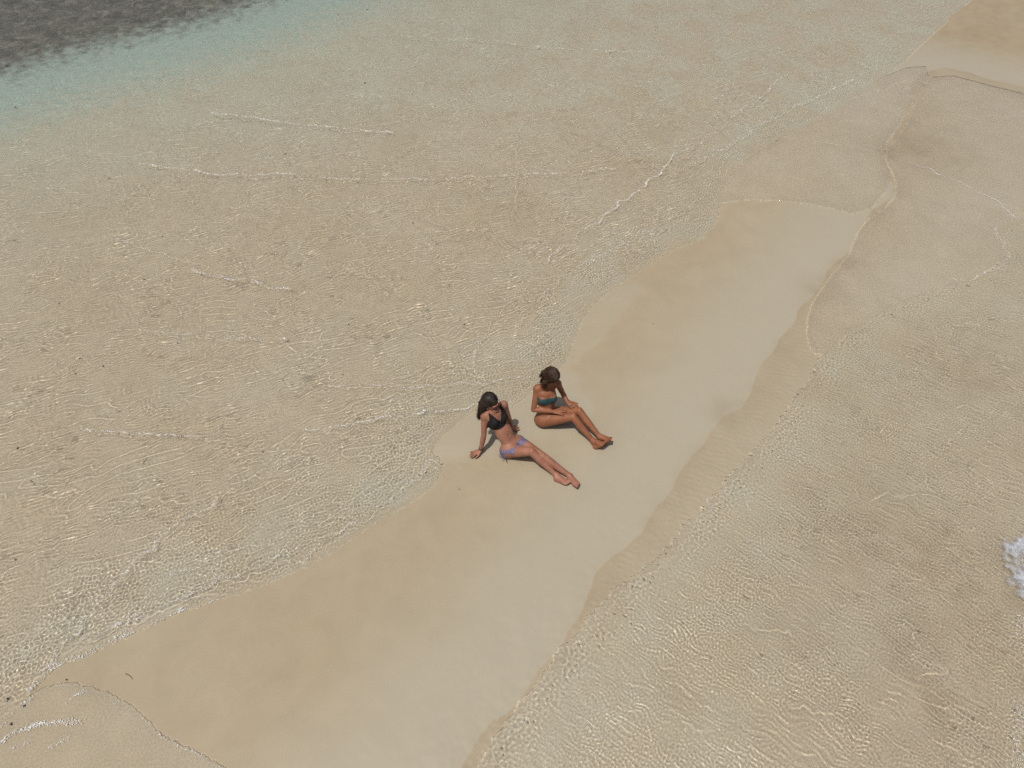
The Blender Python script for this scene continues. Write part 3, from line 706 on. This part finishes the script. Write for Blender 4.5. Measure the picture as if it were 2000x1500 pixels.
solid_object('bikini_bottom', S, np.maximum(body - .0046, reg * .8).astype(np.float32), cloth_material('dark_teal_cloth', (.016, .034, .040), .7), w2)
c = J['head']; f, A = hair_cap(S, c, HF, 0)
hm2 = hair_material('chestnut_hair', (.022, .012, .008), (.085, .046, .026))
fall_r = [A(-.070, .0, -.01), A(-.080, .01, -.06), A(-.072, .015, -.10) + DOWN * .03, A(-.066, .01, -.11) + DOWN * .07]
fall_l = [A(.070, .0, -.01), A(.080, .015, -.05), A(.074, .02, -.08) + DOWN * .02]
S.chain(f, fall_r, [.030, .030, .026, .012], .02); S.chain(f, fall_l, [.028, .024, .012], .02)
S.cone(f, A(0, -.06, -.02), A(-.02, -.075, -.10), .062, .030, .03)
h2 = solid_object('hair', S, f, hm2, w2)
TAIL = lambda gn, x0: [A(.055 * x0, -.085, -.09) + gn.normal(0, .01, 3), A(.055 * x0, -.08, -.12) + DOWN * gn.uniform(.01, .06) + gn.normal(0, .012, 3)]
def ctl(gn):
    if gn.random() < .36:
        x0 = gn.uniform(-1, 1); e = gn.uniform(.98, 1.06); arc = [A(.070 * x0 * math.sin(.5 + .5 * b_) * e, -.018 - .100 * math.sin(b_) * e * math.sqrt(1 - .6 * x0 * x0), .026 + .096 * math.cos(b_) * e * math.sqrt(1 - .45 * x0 * x0)) for b_ in (-.5, .1, .7, 1.3, 1.9)]
        return arc + TAIL(gn, x0)
    s = -1 if gn.random() < .58 else 1; y0 = gn.uniform(-.10, .07); e = gn.uniform(.97, 1.10); k = gn.uniform(.4, 1.15)
    q = [scalp(A, y0, 0, s, e), scalp(A, y0, .8, s, e), scalp(A, y0 * .95, 1.5, s, e), A(s * .088 * e, y0 * .5, -.055)]
    q.append(A(s * .076, y0 * .6 + .01, -.09) + DOWN * .05 * k + gn.normal(0, .010, 3)); q.append(A(s * .066, y0 * .6 + .005, -.10) + DOWN * (.10 if s < 0 else .06) * k + gn.normal(0, .016, 3))
    return q
tubes_object('hair_strand_layer', *strands(None, 900, ctl, .0023, .010, 8), hm2, h2, 3)
wr = J['rank']; ad = unit(J['rkn'] - J['rank'])
# ------------------------------------------------------------------ froth
def water_z(x, y):
    zs_, w_, zn = fields(x, y); return w_ + ripples(x, y, w_, zs_, zn)
def froth_glint_material():
    m, n, l, b = new_mat('froth_glint'); geo = n.new('ShaderNodeNewGeometry'); pos = geo.outputs['Position']
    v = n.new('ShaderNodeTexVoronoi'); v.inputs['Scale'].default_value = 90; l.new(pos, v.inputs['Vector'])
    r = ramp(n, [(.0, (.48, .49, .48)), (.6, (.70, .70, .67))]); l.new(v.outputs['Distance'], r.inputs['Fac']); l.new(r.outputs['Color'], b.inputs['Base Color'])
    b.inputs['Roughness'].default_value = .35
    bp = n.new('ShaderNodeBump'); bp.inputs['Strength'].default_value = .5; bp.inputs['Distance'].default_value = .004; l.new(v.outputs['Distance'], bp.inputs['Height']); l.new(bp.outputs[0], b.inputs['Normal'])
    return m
froth_glint_m = froth_glint_material()
def bubbles(name, pts, rads, mat):
    """many small flattened bubbles as one mesh"""
    k, j = 6, 3; ring = []
    for a in range(j):
        e = a * math.pi / 2 / j
        for b_ in range(k): ring.append((math.cos(e) * math.cos(b_ * 2 * math.pi / k + a * .5), math.cos(e) * math.sin(b_ * 2 * math.pi / k + a * .5), math.sin(e)))
    ring += [(0, 0, 1)] * k; ring = np.array(ring).reshape(j + 1, k, 3).reshape(-1, 3)
    q = np.array([(a * k + b_, a * k + (b_ + 1) % k, (a + 1) * k + (b_ + 1) % k, (a + 1) * k + b_) for a in range(j) for b_ in range(k)])
    g = np.random.default_rng(5); an = g.uniform(0, 6.28, len(pts)); st = g.uniform(.6, 1.5, len(pts))
    c, s_ = np.cos(an), np.sin(an); R0 = ring[None] * np.stack([rads * st, rads / st, rads * .55], 1)[:, None]
    x = R0[..., 0] * c[:, None] - R0[..., 1] * s_[:, None]; y = R0[..., 0] * s_[:, None] + R0[..., 1] * c[:, None]
    co = np.stack([x, y, R0[..., 2]], -1) + pts[:, None]
    o = quad_mesh(name, co.reshape(-1, 3), (q[None] + (np.arange(len(pts)) * len(ring))[:, None, None]).reshape(-1, 4), mat)
    o['kind'] = 'stuff'; return o
FROTH_GLINTS = [  # traced line, bubbles per metre, spread (m), bubble radius (m)
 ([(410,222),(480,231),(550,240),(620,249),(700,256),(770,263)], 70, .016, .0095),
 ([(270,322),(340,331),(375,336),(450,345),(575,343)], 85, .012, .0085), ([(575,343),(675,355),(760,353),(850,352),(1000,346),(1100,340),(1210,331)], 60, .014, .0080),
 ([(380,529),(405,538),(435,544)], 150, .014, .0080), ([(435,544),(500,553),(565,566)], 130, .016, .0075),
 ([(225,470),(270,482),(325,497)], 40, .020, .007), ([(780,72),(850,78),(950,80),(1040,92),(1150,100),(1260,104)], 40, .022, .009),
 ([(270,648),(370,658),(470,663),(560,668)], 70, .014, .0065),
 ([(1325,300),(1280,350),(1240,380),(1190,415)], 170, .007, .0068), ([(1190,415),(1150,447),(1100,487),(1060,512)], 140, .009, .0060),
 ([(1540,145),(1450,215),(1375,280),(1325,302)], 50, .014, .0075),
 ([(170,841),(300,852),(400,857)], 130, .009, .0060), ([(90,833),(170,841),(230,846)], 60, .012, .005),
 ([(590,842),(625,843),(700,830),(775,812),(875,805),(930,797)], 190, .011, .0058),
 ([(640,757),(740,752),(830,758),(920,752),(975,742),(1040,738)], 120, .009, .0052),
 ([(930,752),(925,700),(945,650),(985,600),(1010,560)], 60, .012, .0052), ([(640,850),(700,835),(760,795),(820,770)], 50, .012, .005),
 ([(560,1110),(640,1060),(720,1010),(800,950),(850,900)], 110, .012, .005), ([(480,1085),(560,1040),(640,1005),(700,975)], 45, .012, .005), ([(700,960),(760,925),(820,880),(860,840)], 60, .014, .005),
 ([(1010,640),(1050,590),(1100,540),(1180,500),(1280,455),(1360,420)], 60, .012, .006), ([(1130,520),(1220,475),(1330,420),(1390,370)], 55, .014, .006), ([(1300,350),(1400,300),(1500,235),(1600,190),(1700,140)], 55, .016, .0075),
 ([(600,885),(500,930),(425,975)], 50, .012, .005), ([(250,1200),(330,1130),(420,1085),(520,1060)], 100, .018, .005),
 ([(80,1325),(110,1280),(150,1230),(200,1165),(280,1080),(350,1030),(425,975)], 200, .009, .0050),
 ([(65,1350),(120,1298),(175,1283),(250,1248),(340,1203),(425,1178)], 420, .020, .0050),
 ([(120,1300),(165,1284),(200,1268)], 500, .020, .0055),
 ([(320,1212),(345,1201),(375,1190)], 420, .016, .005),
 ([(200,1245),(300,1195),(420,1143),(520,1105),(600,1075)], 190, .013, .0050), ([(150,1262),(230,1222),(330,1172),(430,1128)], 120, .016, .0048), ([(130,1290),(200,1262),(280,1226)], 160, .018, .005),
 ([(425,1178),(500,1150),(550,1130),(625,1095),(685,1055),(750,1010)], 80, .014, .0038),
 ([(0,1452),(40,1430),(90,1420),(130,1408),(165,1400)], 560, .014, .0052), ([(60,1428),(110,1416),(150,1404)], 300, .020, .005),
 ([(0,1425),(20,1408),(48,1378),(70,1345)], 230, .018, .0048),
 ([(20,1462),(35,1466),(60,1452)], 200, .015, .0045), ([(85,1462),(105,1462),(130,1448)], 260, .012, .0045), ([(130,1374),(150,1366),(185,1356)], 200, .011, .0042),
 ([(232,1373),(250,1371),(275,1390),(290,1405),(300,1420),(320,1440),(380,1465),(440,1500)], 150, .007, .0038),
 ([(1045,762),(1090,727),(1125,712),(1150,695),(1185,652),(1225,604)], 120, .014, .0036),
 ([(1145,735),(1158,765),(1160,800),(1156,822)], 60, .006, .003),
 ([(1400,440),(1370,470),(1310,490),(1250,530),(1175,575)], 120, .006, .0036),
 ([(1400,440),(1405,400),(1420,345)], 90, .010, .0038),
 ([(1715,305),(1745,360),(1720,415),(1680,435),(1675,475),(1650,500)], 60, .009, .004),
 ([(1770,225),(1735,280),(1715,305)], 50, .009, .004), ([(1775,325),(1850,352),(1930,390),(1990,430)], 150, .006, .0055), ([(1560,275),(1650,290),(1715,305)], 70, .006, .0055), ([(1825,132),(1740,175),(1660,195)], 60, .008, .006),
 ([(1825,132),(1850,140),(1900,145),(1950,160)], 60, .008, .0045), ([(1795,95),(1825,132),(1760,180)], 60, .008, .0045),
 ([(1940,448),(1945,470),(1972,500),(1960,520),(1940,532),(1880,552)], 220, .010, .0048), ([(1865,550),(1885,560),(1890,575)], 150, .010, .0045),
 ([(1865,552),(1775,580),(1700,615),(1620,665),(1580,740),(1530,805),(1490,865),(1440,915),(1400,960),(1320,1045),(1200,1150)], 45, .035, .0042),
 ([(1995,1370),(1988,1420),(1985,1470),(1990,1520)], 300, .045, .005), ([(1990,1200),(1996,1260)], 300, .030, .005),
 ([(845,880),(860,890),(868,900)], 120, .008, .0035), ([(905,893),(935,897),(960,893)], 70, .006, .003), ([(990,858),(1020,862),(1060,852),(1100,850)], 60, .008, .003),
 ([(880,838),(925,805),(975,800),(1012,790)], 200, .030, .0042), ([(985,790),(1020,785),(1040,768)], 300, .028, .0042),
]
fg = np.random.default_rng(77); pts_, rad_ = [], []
for line, dens, spread, r0 in FROTH_GLINTS:  # real foam streaks, plus white bubbles standing in for bright glints on crests and edges
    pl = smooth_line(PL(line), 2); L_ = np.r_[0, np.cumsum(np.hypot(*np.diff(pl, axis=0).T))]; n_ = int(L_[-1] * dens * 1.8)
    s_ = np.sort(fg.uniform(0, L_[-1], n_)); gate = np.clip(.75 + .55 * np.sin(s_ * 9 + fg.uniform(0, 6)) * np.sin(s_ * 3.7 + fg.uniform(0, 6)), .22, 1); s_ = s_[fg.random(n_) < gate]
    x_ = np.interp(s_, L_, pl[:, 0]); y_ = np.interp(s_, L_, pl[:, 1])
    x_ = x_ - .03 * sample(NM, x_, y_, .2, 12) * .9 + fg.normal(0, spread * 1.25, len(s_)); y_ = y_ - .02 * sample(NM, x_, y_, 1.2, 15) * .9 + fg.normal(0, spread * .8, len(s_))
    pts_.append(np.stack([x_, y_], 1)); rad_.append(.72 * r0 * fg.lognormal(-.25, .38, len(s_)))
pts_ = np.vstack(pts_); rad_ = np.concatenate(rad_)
z_ = water_z(pts_[:, 0], pts_[:, 1]); bubbles('foam_and_glints', np.column_stack([pts_, z_ + .0005]), rad_, froth_glint_m)

# the torn edge of a broken wave, coming in from the right
FOAM = [(1948,1062),(1962,1045),(1990,1040),(2030,1030),(2120,1040),(2160,1120),(2120,1230),(2060,1230),(2020,1190),(1992,1180),(1975,1172),(1960,1150),(1950,1135),(1958,1112),(1952,1090),(1940,1075)]
fp = smooth_line(PL(FOAM + [FOAM[0]]), 2); st_ = .012
fx = np.arange(fp[:, 0].min() - .05, fp[:, 0].max() + .05, st_); fy = np.arange(fp[:, 1].min() - .05, fp[:, 1].max() + .05, st_)
FX, FY = np.meshgrid(fx, fy); jx = FX + .022 * sample(NM, FX, FY, .3, 61, .35); jy = FY + .022 * sample(NM, FX, FY, 1.3, 62, .35)
fd, _ = seg_dist(jx, jy, fp); fin = np.where(inside(jx, jy, fp), np.abs(fd), -np.abs(fd))
lump = sample(spectral(51, .028, .4), FX, FY); hole = sample(spectral(52, .11, .5), FX, FY)
dens = sstep(0, .13, fin) * np.clip(.70 + .07 * hole + .16 * lump + .12 * sample(spectral(53, .35, .5), FX, FY), 0, 1)
FZ = water_z(FX.ravel(), FY.ravel()).reshape(FX.shape) * .3 + .7 * np.median(water_z(FX.ravel()[::7], FY.ravel()[::7])) + .004 + .016 * sstep(0, .15, fin) + .0011 * lump * sstep(0, .05, fin)
nx_ = len(fx); keep = (dens > .06); i_ = (np.arange(len(fy) - 1)[:, None] * nx_ + np.arange(nx_ - 1)[None]).ravel(); kf = keep.ravel()
i_ = i_[kf[i_] & kf[i_ + 1] & kf[i_ + nx_] & kf[i_ + nx_ + 1]]
m, n, l, b = new_mat('wave_froth'); geo = n.new('ShaderNodeNewGeometry'); pos = geo.outputs['Position']
v = n.new('ShaderNodeTexVoronoi'); v.inputs['Scale'].default_value = 70; l.new(pos, v.inputs['Vector']); nz = noise(n, l, pos, 26, 5, .7, .4)
r = ramp(n, [(.3, (.27, .30, .32)), (.68, (.55, .57, .62))]); l.new(nz.outputs['Fac'], r.inputs['Fac']); l.new(r.outputs['Color'], b.inputs['Base Color']); b.inputs['Roughness'].default_value = .4
al = n.new('ShaderNodeMath'); al.operation = 'MULTIPLY_ADD'; l.new(nz.outputs['Fac'], al.inputs[0]); al.inputs[1].default_value = 1.6; al.inputs[2].default_value = -.55
a2 = n.new('ShaderNodeMath'); a2.operation = 'ADD'; l.new(attr(n, 'dens').outputs['Fac'], a2.inputs[0]); l.new(al.outputs[0], a2.inputs[1]); a2.use_clamp = True
a3 = n.new('ShaderNodeMath'); a3.operation = 'MULTIPLY'; l.new(a2.outputs[0], a3.inputs[0]); l.new(attr(n, 'dens').outputs['Fac'], a3.inputs[1]); l.new(a3.outputs[0], b.inputs['Alpha'])
bp = n.new('ShaderNodeBump'); bp.inputs['Strength'].default_value = .6; bp.inputs['Distance'].default_value = .005; l.new(nz.outputs['Fac'], bp.inputs['Height']); l.new(bp.outputs[0], b.inputs['Normal'])
fo = quad_mesh('wave_foam', np.stack([FX, FY, FZ], -1).reshape(-1, 3), np.stack([i_, i_ + 1, i_ + nx_ + 1, i_ + nx_], 1), m, dict(dens=dens)); fo['kind'] = 'stuff'

# ------------------------------------------------------------------ bits of weed and twig on the sand
scrap_m = plain_material('dead_weed', (.030, .024, .016), .7); twig_m = plain_material('wet_twig', (.045, .032, .020), .6)
def bed_z(x, y): return float(fields(np.array([x]), np.array([y]))[0][0])
def scrap(px, py, size, label, group, seed):
    p = P(px, py, -.03); size = size * .6; z = bed_z(p[0], p[1]); p = P(px, py, z); g = np.random.default_rng(seed); a0 = g.uniform(0, 6.28)
    bm = bmesh.new()
    for k in range(3):       # three curled blades joined at their foot
        a = a0 + k * 1.3 + g.normal(0, .3); L_ = size * g.uniform(.5, 1); w_ = size * g.uniform(.14, .24); rows = []
        for t in np.linspace(0, 1, 6):
            bnd = a + .7 * t * g.choice([-1, 1]); c_ = V3(math.cos(bnd) * L_ * t, math.sin(bnd) * L_ * t, .004 + .010 * math.sin(3 * t) + .002 * k); s_ = V3(-math.sin(bnd), math.cos(bnd), 0) * w_ * (math.sin(math.pi * (t * .85 + .1)) + .08)
            rows.append([bm.verts.new(c_ - s_), bm.verts.new(c_ + V3(0, 0, .004)), bm.verts.new(c_ + s_), bm.verts.new(c_ - V3(0, 0, .003))])
        for r0, r1 in zip(rows[:-1], rows[1:]):
            for q in range(4): bm.faces.new((r0[q], r0[(q + 1) % 4], r1[(q + 1) % 4], r1[q]))
        bm.faces.new(rows[0][::-1]); bm.faces.new(rows[-1])
    me = bpy.data.meshes.new('seaweed_scrap'); bm.to_mesh(me); bm.free(); me.materials.append(scrap_m)
    o = bpy.data.objects.new('seaweed_scrap', me); C.objects.link(o); o.location = (p[0], p[1], z); o['label'] = label; o['category'] = 'seaweed'
    if group: o['group'] = group
for k, (px, py, sz) in enumerate(((34,1097,.03),(515,887,.03),(40,881,.032),(220,360,.05),(160,707,.035),(205,720,.035),(152,736,.03),(670,736,.028),(350,676,.032),(285,552,.04),(807,442,.035),(715,173,.06),(720,35,.07),(664,46,.07),(27,156,.08),(42,231,.07),(907,639,.03),(682,639,.03),(1030,365,.04),(560,310,.045),(320,470,.04),(120,600,.035))):
    scrap(px, py, sz, 'tiny dark scrap of seaweed lying on the sand under the shallow water', 'seaweed scraps under the left water', 100 + k)
scrap(17, 1368, .050, 'dark seaweed clump left of the wave line in the bottom left corner', None, 31)
scrap(50, 1380, .045, 'dark seaweed clump caught on the white wave line, bottom left corner', None, 32)
scrap(25, 1415, .050, 'lowest dark seaweed clump in the frothy water, bottom left corner', None, 33)
scrap(131, 1329, .022, 'small brown speck on bare sand just below the frothy shore edge, bottom left', None, 34)
for k, (px, py) in enumerate(((897,956),(1275,634),(1127,952))):
    scrap(px, py, .014, ('tiny dark speck on smooth sand below the leaning woman', 'tiny dark speck on smooth sand up the bar beyond both women', 'tiny dark speck beside the toes of the leaning woman')[k], None, 40 + k)
for px, py, L_, ang, lab in ((67,947,.10,-.7,'thin dark twig under the clear water near the left edge'), (252,1322,.11,-.55,'thin curved twig on the bare sand in the lower left'), (287,905,.08,1.1,'short pale twig under water near the white line, left side')):
    p = P(px, py, 0); z = bed_z(p[0], p[1]); p = P(px, py, z); t_ = np.linspace(-.5, .5, 9)[:, None]
    pth = V3(math.cos(ang), math.sin(ang), 0) * t_ * L_ + V3(-math.sin(ang), math.cos(ang), 0) * (.10 * L_ * np.cos(t_ * 3)) + V3(0, 0, .004)
    o = tubes_object('twig', [pth], [np.linspace(.0035, .0018, 9)], twig_m, None, 6); o.location = (p[0], p[1], z); o['label'] = lab; o['category'] = 'twig'
